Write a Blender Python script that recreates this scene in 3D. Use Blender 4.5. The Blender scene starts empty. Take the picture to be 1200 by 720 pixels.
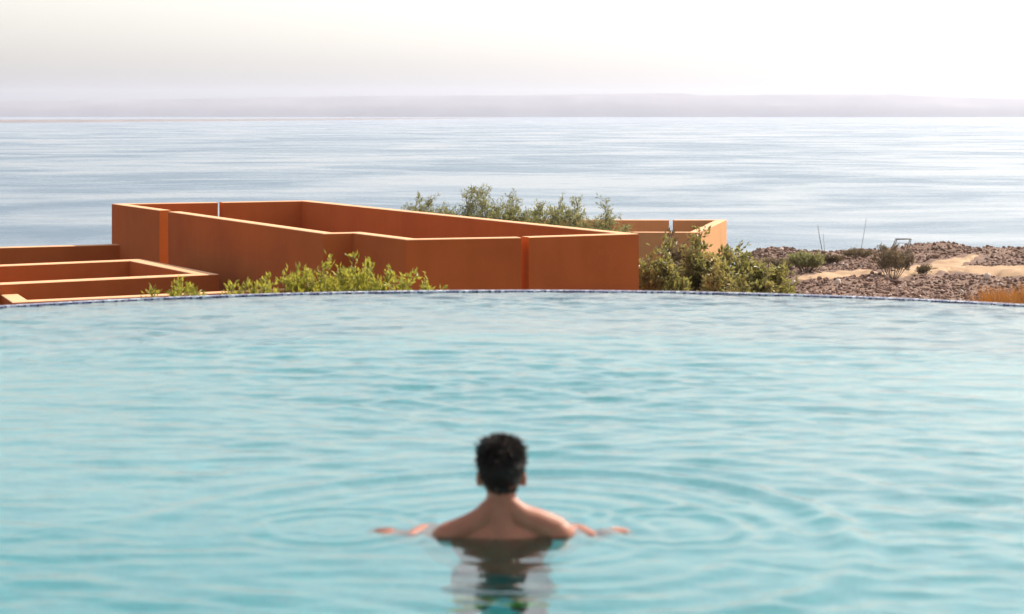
import bpy, bmesh, math, random
import numpy as np
from mathutils import Vector, Matrix, noise

R = math.radians
scene = bpy.context.scene
C = scene.collection

# ------------------------------------------------------------------ camera
EYE = 1.52                       # metres above the pool water (z = 0)
FPX, HOR, CX = 2500.0, 128.0, 600.0   # focal length / horizon / centre measured on the 1200 px photo
cam = bpy.data.cameras.new('camera')
cam_ob = bpy.data.objects.new('camera', cam)
C.objects.link(cam_ob)
cam_ob.location = (0, 0, EYE)
cam_ob.rotation_euler = (R(90), 0, 0)
cam.sensor_width = 36
cam.lens = 36 * FPX / 1200
cam.shift_y = (HOR - 360) / 1200
cam.clip_start = 0.1
cam.clip_end = 60000
cam.dof.use_dof = True
cam.dof.focus_distance = 46
cam.dof.aperture_fstop = 3.4
scene.camera = cam_ob

# ------------------------------------------------------------------ sky, sun, exposure
SUN_AZ, SUN_EL = 49.0, 41.0      # degrees right of the view axis / above the horizon
world = bpy.data.worlds.new('World')
scene.world = world
world.use_nodes = True
wn = world.node_tree
bg = wn.nodes['Background']
sky = wn.nodes.new('ShaderNodeTexSky')
sky.sky_type = 'NISHITA'
sky.sun_disc = False
sky.sun_elevation = R(SUN_EL)
sky.sun_rotation = R(SUN_AZ)
sky.altitude = 40
sky.air_density = 1.35
sky.dust_density = 2.4
sky.ozone_density = 1.2
milky = wn.nodes.new('ShaderNodeHueSaturation')      # sea haze bleaches the whole dome
milky.inputs['Saturation'].default_value = 0.33
wn.links.new(sky.outputs[0], milky.inputs['Color'])
wn.links.new(milky.outputs[0], bg.inputs[0])
bg.inputs[1].default_value = 0.15

sun = bpy.data.lights.new('sun', 'SUN')
sun.energy = 5.0
sun.angle = R(0.5)
sun.color = (1.0, 0.91, 0.77)
sun_ob = bpy.data.objects.new('sun', sun)
C.objects.link(sun_ob)
sdir = Vector((math.sin(R(SUN_AZ)) * math.cos(R(SUN_EL)), math.cos(R(SUN_AZ)) * math.cos(R(SUN_EL)), math.sin(R(SUN_EL))))
sun_ob.rotation_euler = sdir.to_track_quat('Z', 'Y').to_euler()

vs = scene.view_settings
vs.view_transform = 'Standard'
vs.look = 'None'
vs.exposure = 0.60
vs.gamma = 1
vs.use_curve_mapping = False
cy = scene.cycles
cy.use_denoising = True
cy.max_bounces = 10
cy.transmission_bounces = 8
cy.transparent_max_bounces = 12
cy.volume_bounces = 0
cy.caustics_reflective = False
cy.caustics_refractive = True
cy.sample_clamp_indirect = 6

# ------------------------------------------------------------------ helpers
random.seed(7)
rng = np.random.default_rng(11)

def at(px, py, drop):
    """ground-plan point of a photo pixel that lies `drop` metres below the eye"""
    y = drop * FPX / (py - HOR)
    return ((px - CX) / FPX * y, y)

def ground_at(px, y):
    return (px - CX) / FPX * y

def tag(o, label=None, cat=None, group=None, kind=None):
    if label: o['label'] = label
    if cat: o['category'] = cat
    if group: o['group'] = group
    if kind: o['kind'] = kind
    return o

def empty(name, loc, label=None, cat=None, group=None, rz=0):
    o = bpy.data.objects.new(name, None)
    C.objects.link(o)
    o.location = loc
    o.rotation_euler = (0, 0, rz)
    o.empty_display_size = 0.2
    return tag(o, label, cat, group)

def obj(name, verts, faces, mat, parent=None, smooth=False):
    me = bpy.data.meshes.new(name)
    me.from_pydata([tuple(map(float, v)) for v in verts], [], [tuple(f) for f in faces])
    me.update()
    if smooth:
        me.polygons.foreach_set('use_smooth', [True] * len(me.polygons))
    o = bpy.data.objects.new(name, me)
    C.objects.link(o)
    if mat: me.materials.append(mat)
    if parent: o.parent = parent
    return o

def np_mesh(name, V, Q, mat, parent=None, smooth=True, attr=None):
    """fast mesh from numpy arrays; Q is (n,3) or (n,4)"""
    me = bpy.data.meshes.new(name)
    k = Q.shape[1]
    me.vertices.add(len(V)); me.loops.add(Q.size); me.polygons.add(len(Q))
    me.vertices.foreach_set('co', np.asarray(V, np.float32).ravel())
    me.loops.foreach_set('vertex_index', np.asarray(Q, np.int32).ravel())
    me.polygons.foreach_set('loop_start', np.arange(0, Q.size, k, dtype=np.int32))
    me.polygons.foreach_set('use_smooth', np.full(len(Q), smooth, bool))
    if attr is not None:
        for an, av in attr.items():
            a = me.attributes.new(an, 'FLOAT', 'POINT')
            a.data.foreach_set('value', np.asarray(av, np.float32))
    me.update(calc_edges=True)
    me.validate()
    o = bpy.data.objects.new(name, me)
    C.objects.link(o)
    if mat: me.materials.append(mat)
    if parent: o.parent = parent
    return o

def grid_quads(nx, ny):
    i = np.arange(nx * ny).reshape(ny, nx)
    return np.stack([i[:-1, :-1], i[:-1, 1:], i[1:, 1:], i[1:, :-1]], -1).reshape(-1, 4)

def sstep(a, b, x):
    t = np.clip((x - a) / (b - a), 0, 1)
    return t * t * (3 - 2 * t)

_perm = rng.random((256, 256))
def vnoise(x, y):
    x = np.asarray(x, float); y = np.asarray(y, float)
    xi = np.floor(x).astype(int); yi = np.floor(y).astype(int)
    fx = x - xi; fy = y - yi
    fx = fx * fx * (3 - 2 * fx); fy = fy * fy * (3 - 2 * fy)
    g = lambda a, b: _perm[a % 256, b % 256]
    return ((g(xi, yi) * (1 - fx) + g(xi + 1, yi) * fx) * (1 - fy) + (g(xi, yi + 1) * (1 - fx) + g(xi + 1, yi + 1) * fx) * fy) * 2 - 1

def fbm(x, y, n=4):
    s = 0; a = 1
    for k in range(n):
        s = s + a * vnoise(x * 2 ** k + 17.3 * k, y * 2 ** k + 9.1 * k)
        a *= 0.5
    return s

# ------------------------------------------------------------------ materials
def new_mat(name):
    m = bpy.data.materials.new(name)
    m.use_nodes = True
    nt = m.node_tree
    return m, nt, nt.nodes['Principled BSDF'], nt.nodes['Material Output']

def N(nt, t, **kw):
    n = nt.nodes.new(t)
    for k, v in kw.items():
        if k.startswith('i_'):
            n.inputs[k[2:].replace('_', ' ')].default_value = v
        else:
            setattr(n, k, v)
    return n

def ramp(nt, stops, src):
    r = nt.nodes.new('ShaderNodeValToRGB')
    e = r.color_ramp.elements
    while len(e) < len(stops): e.new(0.5)
    for k, (p, c) in enumerate(stops):
        e[k].position = p
        e[k].color = (*c, 1)
    nt.links.new(src, r.inputs[0])
    return r.outputs[0]

def noisy(name, c1, c2, scale, rough=0.85, bump=0.2, bscale=40, bdist=0.01, stretch=(1, 1, 1), c3=None, spec=0.3):
    m, nt, b, out = new_mat(name)
    tc = N(nt, 'ShaderNodeTexCoord')
    mp = N(nt, 'ShaderNodeMapping')
    mp.inputs['Scale'].default_value = stretch
    nt.links.new(tc.outputs['Object'], mp.inputs[0])
    n1 = N(nt, 'ShaderNodeTexNoise', i_Scale=scale, i_Detail=6.0, i_Roughness=0.6)
    nt.links.new(mp.outputs[0], n1.inputs['Vector'])
    st = [(0.3, c1), (0.7, c2)] if c3 is None else [(0.28, c1), (0.5, c2), (0.72, c3)]
    nt.links.new(ramp(nt, st, n1.outputs[0]), b.inputs['Base Color'])
    b.inputs['Roughness'].default_value = rough
    b.inputs['Specular IOR Level'].default_value = spec
    if bump:
        n2 = N(nt, 'ShaderNodeTexNoise', i_Scale=bscale, i_Detail=5.0)
        nt.links.new(tc.outputs['Object'], n2.inputs['Vector'])
        bp = N(nt, 'ShaderNodeBump', i_Strength=bump, i_Distance=bdist)
        nt.links.new(n2.outputs[0], bp.inputs['Height'])
        nt.links.new(bp.outputs[0], b.inputs['Normal'])
    return m

def render_mat(name, base, dirt, light):
    """lime render: mottled orange with rain streaks running down and trowel bumps"""
    m, nt, b, out = new_mat(name)
    tc = N(nt, 'ShaderNodeTexCoord')
    n1 = N(nt, 'ShaderNodeTexNoise', i_Scale=0.7, i_Detail=7.0, i_Roughness=0.65)
    nt.links.new(tc.outputs['Object'], n1.inputs['Vector'])
    col = ramp(nt, [(0.25, dirt), (0.5, base), (0.78, light)], n1.outputs[0])
    mp = N(nt, 'ShaderNodeMapping'); mp.inputs['Scale'].default_value = (3.2, 3.2, 0.18)
    nt.links.new(tc.outputs['Object'], mp.inputs[0])
    n2 = N(nt, 'ShaderNodeTexNoise', i_Scale=1.0, i_Detail=5.0, i_Roughness=0.6)
    nt.links.new(mp.outputs[0], n2.inputs['Vector'])
    st = ramp(nt, [(0.5, (0, 0, 0)), (0.8, (0.45, 0.45, 0.45))], n2.outputs[0])
    mx = N(nt, 'ShaderNodeMix', data_type='RGBA')
    nt.links.new(st, mx.inputs['Factor'])
    nt.links.new(col, mx.inputs[6]); mx.inputs[7].default_value = (*dirt, 1)
    nt.links.new(mx.outputs[2], b.inputs['Base Color'])
    b.inputs['Roughness'].default_value = 0.9
    b.inputs['Specular IOR Level'].default_value = 0.15
    n3 = N(nt, 'ShaderNodeTexNoise', i_Scale=26.0, i_Detail=5.0)
    nt.links.new(tc.outputs['Object'], n3.inputs['Vector'])
    bp = N(nt, 'ShaderNodeBump', i_Strength=0.35, i_Distance=0.01)
    nt.links.new(n3.outputs[0], bp.inputs['Height'])
    nt.links.new(bp.outputs[0], b.inputs['Normal'])
    return m

M = {}
M['orange'] = render_mat('orange_render', (0.365, 0.098, 0.025), (0.305, 0.078, 0.021), (0.41, 0.114, 0.030))
M['ochre'] = render_mat('ochre_render', (0.48, 0.245, 0.105), (0.41, 0.205, 0.088), (0.52, 0.27, 0.12))
M['lit_end'] = render_mat('bounce_lit_orange', (0.50, 0.135, 0.027), (0.43, 0.11, 0.023), (0.54, 0.15, 0.030))  # stronger orange on wall ends: bounced sunlight in the slots put into the colour
M['lit_top'] = noisy('painted_sunlit_top', (0.60, 0.31, 0.16), (0.68, 0.37, 0.20), 3.0, rough=0.9)  # pale wall tops: the glare of the sun painted into the colour
M['roof'] = noisy('roof_screed', (0.33, 0.13, 0.06), (0.42, 0.17, 0.075), 1.5)
M['soil'] = noisy('dry_soil', (0.095, 0.050, 0.035), (0.175, 0.098, 0.064), 0.8, bump=0.6, bscale=9, bdist=0.05, c3=(0.12, 0.065, 0.05))
M['path'] = noisy('sandy_track', (0.31, 0.19, 0.105), (0.40, 0.255, 0.145), 0.9, bump=0.4, bscale=7, bdist=0.04)
M['coast'] = noisy('far_hills', (0.14, 0.125, 0.13), (0.21, 0.19, 0.19), 0.002, bump=0)
M['spit'] = noisy('sand_spit', (0.12, 0.09, 0.075), (0.20, 0.15, 0.12), 0.01, bump=0)
M['deck'] = noisy('stone_deck', (0.5, 0.44, 0.36), (0.6, 0.54, 0.45), 3)
M['pool_outer'] = noisy('pool_outer_render', (0.42, 0.3, 0.2), (0.5, 0.36, 0.24), 2)
M['metal'] = noisy('dark_metal', (0.05, 0.045, 0.04), (0.10, 0.085, 0.07), 6, rough=0.6, bump=0)
M['pole'] = noisy('weathered_wood', (0.12, 0.08, 0.06), (0.2, 0.14, 0.1), 6, bump=0)
M['pale_rock'] = noisy('pale_rock', (0.55, 0.42, 0.34), (0.66, 0.54, 0.45), 4)
M['bark'] = noisy('bark', (0.10, 0.07, 0.05), (0.18, 0.13, 0.09), 8, bump=0.5)

def rock_mat():
    m, nt, b, out = new_mat('rubble_rock')
    at_ = N(nt, 'ShaderNodeAttribute', attribute_name='tone')
    nt.links.new(ramp(nt, [(0.0, (0.085, 0.05, 0.038)), (0.4, (0.18, 0.105, 0.076)), (0.75, (0.29, 0.18, 0.13)), (1.0, (0.58, 0.45, 0.38))], at_.outputs['Fac']), b.inputs['Base Color'])
    b.inputs['Roughness'].default_value = 0.9
    b.inputs['Specular IOR Level'].default_value = 0.2
    return m
M['rock'] = rock_mat()

def leaf_mat(name, dark, mid, light, trans, tcol, rough=0.45):
    m, nt, b, out = new_mat(name)
    a = N(nt, 'ShaderNodeAttribute', attribute_name='tone')
    nt.links.new(ramp(nt, [(0.0, dark), (0.55, mid), (1.0, light)], a.outputs['Fac']), b.inputs['Base Color'])
    b.inputs['Roughness'].default_value = rough
    b.inputs['Specular IOR Level'].default_value = 0.35
    t = N(nt, 'ShaderNodeBsdfTranslucent'); t.inputs[0].default_value = (*tcol, 1)
    mx = N(nt, 'ShaderNodeMixShader'); mx.inputs[0].default_value = trans
    nt.links.new(b.outputs[0], mx.inputs[1]); nt.links.new(t.outputs[0], mx.inputs[2])
    nt.links.new(mx.outputs[0], out.inputs[0])
    return m
M['leaf_bright'] = leaf_mat('bright_leaf', (0.08, 0.10, 0.015), (0.26, 0.27, 0.04), (0.56, 0.50, 0.13), 0.42, (0.46, 0.42, 0.06))
M['leaf_olive'] = leaf_mat('olive_leaf', (0.08, 0.095, 0.028), (0.19, 0.20, 0.065), (0.42, 0.39, 0.17), 0.42, (0.32, 0.31, 0.12))
M['leaf_dark'] = leaf_mat('dark_leaf', (0.055, 0.056, 0.017), (0.16, 0.15, 0.045), (0.60, 0.46, 0.20), 0.40, (0.32, 0.29, 0.08))
M['leaf_dry'] = leaf_mat('dry_twig_leaf', (0.10, 0.075, 0.045), (0.17, 0.125, 0.07), (0.26, 0.2, 0.11), 0.25, (0.24, 0.17, 0.08))
M['grass_gold'] = leaf_mat('golden_grass', (0.28, 0.10, 0.022), (0.40, 0.16, 0.034), (0.50, 0.23, 0.06), 0.35, (0.42, 0.17, 0.03), 0.7)
M['grass_brown'] = leaf_mat('brown_grass', (0.20, 0.09, 0.03), (0.32, 0.15, 0.05), (0.42, 0.22, 0.08), 0.3, (0.35, 0.16, 0.05), 0.7)

# ------------------------------------------------------------------ ground
def path_y1(x):      # centre line of the rubble track, ground-plan
    return 91.3 + 0.35 * (x - 12) * 0.45 + 6.5 * sstep(18.5, 23.5, x) * sstep(18, 26, x)

def terrain_h(x, y):
    x = np.asarray(x, float); y = np.asarray(y, float)
    h = np.full(x.shape, -2.6)
    h = h + (1.0) * sstep(12, 17, y)                        # planted terrace beyond the pool rim
    h = h - 3.1 * sstep(27, 37, y)
    right = sstep(7.5, 12.0, x - 0.02 * (y - 90))
    plate = h - 0.85 * sstep(50, 75, y)
    lump = 0.11 * fbm(x * 0.45, y * 0.30, 4) + 0.07 * fbm(x * 1.9, y * 1.9, 3)
    rough = sstep(55, 75, y) * (1 - sstep(150, 200, y))
    plate = plate + lump * rough
    # low spoil ridges along the far side
    ridge = np.exp(-((y - 103) / 3.6) ** 2) * (0.12 + 0.26 * np.exp(-((x - 21.3) / 1.3) ** 2) + 0.12 * sstep(17.5, 20, x) + 0.10 * vnoise(x * 0.9, y * 0.2))
    ridge = ridge + 0.25 * np.exp(-((x - 14.7) / 0.7) ** 2 - ((y - 101) / 1.6) ** 2)
    ridge = ridge + 0.30 * np.exp(-((x - 15.1) / 0.55) ** 2 - ((y - 88.2) / 1.1) ** 2)
    plate = plate + ridge * right
    drop = sstep(103, 225, y) * 42
    left_drop = sstep(66, 220, y) * 44 * (1 - right)
    return np.maximum(plate - np.where(right > 0, drop * right, 0) - left_drop, -46)

def axis(*segs):
    out = []
    for a, b, d in segs:
        out.append(np.arange(a, b, d))
    return np.concatenate(out)
gx = axis((-400, -60, 20), (-60, 6, 3), (6, 10, 0.6), (10, 30, 0.16), (30, 60, 0.6), (60, 401, 20))
gy = axis((-60, 10, 8), (10, 66, 1.5), (66, 112, 0.22), (112, 300, 6), (300, 381, 20))
GX, GY = np.meshgrid(gx, gy)
GH = terrain_h(GX, GY)
ground = np_mesh('ground', np.stack([GX, GY, GH], -1).reshape(-1, 3), grid_quads(len(gx), len(gy)), M['soil'])
tag(ground, kind='structure')

# sandy tracks draped 4 cm over the rubble ground
def track(name, pts, widths):
    P = []
    pts = np.array(pts, float)
    t = np.linspace(0, 1, len(pts)); tt = np.linspace(0, 1, 90)
    xs = np.interp(tt, t, pts[:, 0]); ys = np.interp(tt, t, pts[:, 1]); ws = np.interp(tt, t, widths)
    k = np.ones(9) / 9
    xs[4:-4] = np.convolve(xs, k, 'valid'); ys[4:-4] = np.convolve(ys, k, 'valid')
    dx = np.gradient(xs); dy = np.gradient(ys); L = np.hypot(dx, dy)
    nx, ny = -dy / L, dx / L
    V = []
    m = 9
    for j in range(90):
        wl = ws[j] * (1 + 0.3 * vnoise(j * 0.35, 3.3)); wr = ws[j] * (1 + 0.3 * vnoise(j * 0.35, 8.3))
        for i in range(m):
            s = i / (m - 1)
            o = -wl + (wl + wr) * s
            x = xs[j] + nx[j] * o; y = ys[j] + ny[j] * o
            edge = 0.0 if 0 < i < m - 1 else -0.16
            V.append((x, y, float(terrain_h(np.array(x), np.array(y))) + 0.06 + edge))
    o = np_mesh(name, np.array(V), grid_quads(m, 90), M['path'])
    return tag(o, kind='structure')

def gp(px, py):    # where the line of sight through a photo pixel meets the rubble ground
    ys = np.arange(62, 116, 0.05)
    hit = np.nonzero(terrain_h((px - CX) / FPX * ys, ys) >= EYE - (py - HOR) / FPX * ys)[0]
    y = ys[hit[0]] if len(hit) else 104.0
    return ((px - CX) / FPX * y, y)
track('dirt_path', [gp(936, 327), gp(955, 325.5), gp(990, 322.5), gp(1040, 322), gp(1078, 319), gp(1105, 311), gp(1128, 305), gp(1140, 300)], [0.5, 0.8, 0.8, 1.0, 1.1, 0.8, 0.6, 0.3])
track('dirt_path', [gp(1088, 317.5), gp(1108, 315.5), gp(1130, 315), gp(1160, 316), gp(1200, 317.5), gp(1260, 319)], [0.3, 0.9, 1.3, 1.5, 1.5, 1.5])

# ------------------------------------------------------------------ sea and far coast
SEA = -40.0
def sea_mat():
    m, nt, b, out = new_mat('sea_water')
    tc = N(nt, 'ShaderNodeTexCoord')
    def noise_at(scale, sx, sy, det=3.0, rough=0.55, dist=0.0):
        mp = N(nt, 'ShaderNodeMapping'); mp.inputs['Scale'].default_value = (sx, sy, 1)
        nt.links.new(tc.outputs['Object'], mp.inputs[0])
        n = N(nt, 'ShaderNodeTexNoise', i_Scale=scale, i_Detail=det, i_Roughness=rough, i_Distortion=dist)
        nt.links.new(mp.outputs[0], n.inputs['Vector'])
        return n.outputs[0]
    # wind lanes: ruffled water between smooth slicks
    lanes = noise_at(0.0045, 1.0, 1.0, 6.0, 0.62, 0.9)
    lanes2 = noise_at(0.02, 0.6, 1.0, 4.0, 0.6, 0.6)
    mlt = N(nt, 'ShaderNodeMath', operation='ADD')
    nt.links.new(lanes, mlt.inputs[0])
    sc = N(nt, 'ShaderNodeMath', operation='MULTIPLY'); sc.inputs[1].default_value = 0.55
    nt.links.new(lanes2, sc.inputs[0]); nt.links.new(sc.outputs[0], mlt.inputs[1])
    mask = N(nt, 'ShaderNodeMapRange'); 
    for k, v in zip(('From Min', 'From Max', 'To Min', 'To Max'), (0.64, 0.92, 0.28, 1.0)): mask.inputs[k].default_value = v
    nt.links.new(mlt.outputs[0], mask.inputs['Value'])
    waves = noise_at(0.35, 0.45, 1.0, 4.0, 0.6)
    bp = N(nt, 'ShaderNodeBump', i_Distance=0.85)
    nt.links.new(mask.outputs[0], bp.inputs['Strength'])
    nt.links.new(waves, bp.inputs['Height'])
    nt.links.new(bp.outputs[0], b.inputs['Normal'])
    b.inputs['Base Color'].default_value = (0.045, 0.09, 0.135, 1)
    b.inputs['IOR'].default_value = 1.33
    b.inputs['Specular IOR Level'].default_value = 0.5
    rr = N(nt, 'ShaderNodeMapRange')
    for k, v in zip(('From Min', 'From Max', 'To Min', 'To Max'), (0.28, 1.0, 0.10, 0.34)): rr.inputs[k].default_value = v
    nt.links.new(mask.outputs[0], rr.inputs['Value'])
    nt.links.new(rr.outputs[0], b.inputs['Roughness'])
    return m
M['sea'] = sea_mat()
sea = obj('sea', [(-16000, 150, SEA), (16000, 150, SEA), (16000, 15000, SEA), (-16000, 15000, SEA)], [(0, 1, 2, 3)], M['sea'])
tag(sea, kind='structure')

def far_ridge(name, prof, y0, depth, mat, base, jag):
    """long headland: prof = [(x metres, crest height z)], sloping to the shore in front and behind"""
    xs = np.linspace(prof[0][0], prof[-1][0], 420)
    pz = np.interp(xs, [p[0] for p in prof], [p[1] for p in prof])
    yy = np.interp(xs, [p[0] for p in prof], [p[2] for p in prof])
    pz = pz + jag * fbm(xs * 0.004, xs * 0 + 3.0, 4)
    rows = []
    for s, hfrac in ((0, -0.02), (0.06, 0.35), (0.18, 0.62), (0.34, 0.82), (0.5, 1.0), (0.75, 0.7), (1.0, -0.02)):
        n = 1 + 0.12 * fbm(xs * 0.006, xs * 0 + s * 31, 3) * (0 if hfrac in (1.0, -0.02) else 1)
        rows.append(np.stack([xs, yy + depth * s, base + (pz - base) * hfrac * n], -1))
    V = np.concatenate(rows)
    return tag(np_mesh(name, V, grid_quads(len(xs), 7), mat), kind='structure')

D = 11500
fx = lambda px: (px - CX) / FPX * (D + 450)
fz = lambda py: EYE + (HOR - py) / FPX * (D + 450)
far_ridge('hills', [(-9000, fz(121), D), (fx(-200), fz(120.5), D), (fx(0), fz(119), D), (fx(200), fz(116.5), D), (fx(400), fz(112.8), D), (fx(560), fz(112), D),
                    (fx(700), fz(110.5), D), (fx(806), fz(109.5), D), (fx(816), fz(111.5), D), (fx(950), fz(111), D), (fx(1050), fz(110.5), D),
                    (fx(1064), fz(112), D), (fx(1130), fz(115), D), (fx(1300), fz(116), D), (9000, fz(119), D)], D, 900, M['coast'], SEA - 1, 2.0)
sx = lambda px, y: (px - CX) / FPX * y
far_ridge('sand_spit', [(sx(-1500, 6300), SEA + 9, 6100), (sx(-100, 6300), SEA + 9, 6300), (sx(100, 6700), SEA + 8, 6700), (sx(300, 7600), SEA + 7, 7500), (sx(450, 8600), SEA + 5, 8400), (sx(600, 9800), SEA + 2, 9800), (sx(640, 10400), SEA - 1, 10400)],
          0, 260, M['spit'], SEA - 0.5, 0.6)

# ------------------------------------------------------------------ pool
PCX, PCY, PR, PNEAR, PDEP = 0.08, 11.46, 6.3, 1.6, 1.37
MANX, MANY = -0.038, 7.63
def pool_far(x):
    return PCY + np.sqrt(np.maximum(PR ** 2 - (x - PCX) ** 2, 0))

wr = np.random.default_rng(5)
NW = 90
lam = np.exp(wr.uniform(math.log(0.08), math.log(0.6), NW))
ang = R(82) + wr.normal(0, 0.45, NW)
amp = 0.00086 * (lam / 0.3) ** 0.75 * wr.uniform(0.5, 1.3, NW)
pha = wr.uniform(0, 2 * math.pi, NW)
def wave_h(x, y):
    h = np.zeros_like(x)
    wx = x + 0.10 * vnoise(x * 0.7, y * 0.7); wy = y + 0.10 * vnoise(x * 0.7 + 40, y * 0.7 + 12)
    for l, a, A, p in zip(lam, ang, amp, pha):
        k = 2 * math.pi / l
        h += A * np.sin(k * (wx * math.cos(a) + wy * math.sin(a)) + p)
    calm = 0.75 + 0.45 * vnoise(x * 0.35 + 5, y * 0.35)
    r = np.hypot(x - MANX, y - MANY)
    h = h * calm * (1 - 0.55 * np.exp(-(r / 1.25) ** 4))
    th = np.arctan2(y - MANY, x - MANX)
    am = 0.62 + 0.42 * np.cos(th - 0.45)
    for r0, w, A, l in ((1.30, 0.15, 0.0135, 0.30), (0.90, 0.14, 0.0055, 0.20), (0.55, 0.12, 0.0035, 0.13), (1.78, 0.2, 0.004, 0.30)):
        rr = r * (1 + 0.05 * np.sin(3 * th + r0))
        h += A * am * np.exp(-((rr - r0) / w) ** 2) * np.cos(2 * math.pi * (rr - r0) / l)
    for hx, hy in ((MANX + 0.62, MANY + 0.12), (MANX - 0.60, MANY + 0.12)):
        r2 = np.hypot(x - hx, y - hy)
        h += 0.0035 * np.exp(-((r2 - 0.30) / 0.13) ** 2) * np.cos(2 * math.pi * r2 / 0.13)
    return h

wxs = np.concatenate([PCX - PR * np.cos(np.linspace(0.03, 0.80, 30)), np.arange(-4.25, 4.42, 0.019), PCX + PR * np.cos(np.linspace(0.80, 0.03, 30))])
wxs = np.unique(np.round(wxs, 4))
vv = np.concatenate([np.linspace(0, 1, 720)])
vv = np.sign(vv) * vv
WX = np.repeat(wxs[None, :], len(vv), 0)
WFAR = pool_far(wxs) + 0.002
WY = PNEAR - 0.002 + (WFAR[None, :] - PNEAR) * vv[:, None]
WH = wave_h(WX, WY)
edge_fade = sstep(0.0, 0.5, WFAR[None, :] - WY) * 0.8 + 0.2
WH = WH * edge_fade

def water_mat():
    m, nt, b, out = new_mat('pool_water')
    nt.nodes.remove(b)
    tc = N(nt, 'ShaderNodeTexCoord')
    mp = N(nt, 'ShaderNodeMapping'); mp.inputs['Scale'].default_value = (0.6, 1.0, 1)
    nt.links.new(tc.outputs['Object'], mp.inputs[0])
    n = N(nt, 'ShaderNodeTexNoise', i_Scale=13.0, i_Detail=3.0, i_Roughness=0.5, i_Distortion=0.3)
    nt.links.new(mp.outputs[0], n.inputs['Vector'])
    bp = N(nt, 'ShaderNodeBump', i_Strength=0.30, i_Distance=0.006)
    nt.links.new(n.outputs[0], bp.inputs['Height'])
    fr = N(nt, 'ShaderNodeFresnel', i_IOR=1.50)
    gl = N(nt, 'ShaderNodeBsdfGlossy', i_Roughness=0.02)
    rf = N(nt, 'ShaderNodeBsdfRefraction', i_Roughness=0.0, i_IOR=1.333)
    rf.inputs['Color'].default_value = (0.78, 0.97, 0.98, 1)
    tr = N(nt, 'ShaderNodeBsdfTransparent')
    tr.inputs['Color'].default_value = (0.78, 0.97, 0.98, 1)
    for q in (fr, gl, rf): nt.links.new(bp.outputs[0], q.inputs['Normal'])
    mx1 = N(nt, 'ShaderNodeMixShader'); mx1.inputs[0].default_value = 0.25
    nt.links.new(rf.outputs[0], mx1.inputs[1]); nt.links.new(tr.outputs[0], mx1.inputs[2])
    mx2 = N(nt, 'ShaderNodeMixShader')
    nt.links.new(fr.outputs[0], mx2.inputs[0]); nt.links.new(mx1.outputs[0], mx2.inputs[1]); nt.links.new(gl.outputs[0], mx2.inputs[2])
    nt.links.new(mx2.outputs[0], out.inputs[0])
    return m
M['water'] = water_mat()
water = np_mesh('pool_water', np.stack([WX, WY, WH], -1).reshape(-1, 3), grid_quads(len(wxs), len(vv)), M['water'])
tag(water, kind='structure')

# outline of the pool, from near right round the far arc to near left
def outline(off, n=140):
    pts = [(PCX + PR + off, PNEAR - off)]
    for k in range(n + 1):
        a = math.pi * k / n
        pts.append((PCX + (PR + off) * math.cos(a), PCY + (PR + off) * math.sin(a)))
    pts.append((PCX - PR - off, PNEAR - off))
    return pts

def mosaic_mat(name, stops, tile, gloss=0.15, grout=(0.5, 0.5, 0.5)):
    m, nt, b, out = new_mat(name)
    uv = N(nt, 'ShaderNodeUVMap')
    sc = N(nt, 'ShaderNodeVectorMath', operation='SCALE'); sc.inputs['Scale'].default_value = 1 / tile
    nt.links.new(uv.outputs[0], sc.inputs[0])
    fl = N(nt, 'ShaderNodeVectorMath', operation='FLOOR'); nt.links.new(sc.outputs[0], fl.inputs[0])
    wn_ = N(nt, 'ShaderNodeTexWhiteNoise', noise_dimensions='2D'); nt.links.new(fl.outputs[0], wn_.inputs['Vector'])
    col = ramp(nt, stops, wn_.outputs['Value'])
    fr_ = N(nt, 'ShaderNodeVectorMath', operation='FRACTION'); nt.links.new(sc.outputs[0], fr_.inputs[0])
    sp = N(nt, 'ShaderNodeSeparateXYZ'); nt.links.new(fr_.outputs[0], sp.inputs[0])
    mn = N(nt, 'ShaderNodeMath', operation='MINIMUM')
    nt.links.new(sp.outputs[0], mn.inputs[0]); nt.links.new(sp.outputs[1], mn.inputs[1])
    lt = N(nt, 'ShaderNodeMath', operation='LESS_THAN'); lt.inputs[1].default_value = 0.08
    nt.links.new(mn.outputs[0], lt.inputs[0])
    mx = N(nt, 'ShaderNodeMix', data_type='RGBA')
    nt.links.new(lt.outputs[0], mx.inputs['Factor']); nt.links.new(col, mx.inputs[6]); mx.inputs[7].default_value = (*grout, 1)
    nt.links.new(mx.outputs[2], b.inputs['Base Color'])
    b.inputs['Roughness'].default_value = gloss
    return m
M['rim_tile'] = mosaic_mat('rim_mosaic', [(0.0, (0.03, 0.03, 0.11)), (0.3, (0.07, 0.065, 0.19)), (0.6, (0.17, 0.18, 0.33)), (0.82, (0.5, 0.52, 0.62)), (1.0, (0.8, 0.8, 0.85))], 0.027)
M['pool_tile'] = mosaic_mat('pool_mosaic', [(0.0, (0.055, 0.50, 0.55)), (0.5, (0.08, 0.56, 0.61)), (1.0, (0.13, 0.62, 0.67))], 0.05, 0.3, (0.085, 0.58, 0.61))

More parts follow.
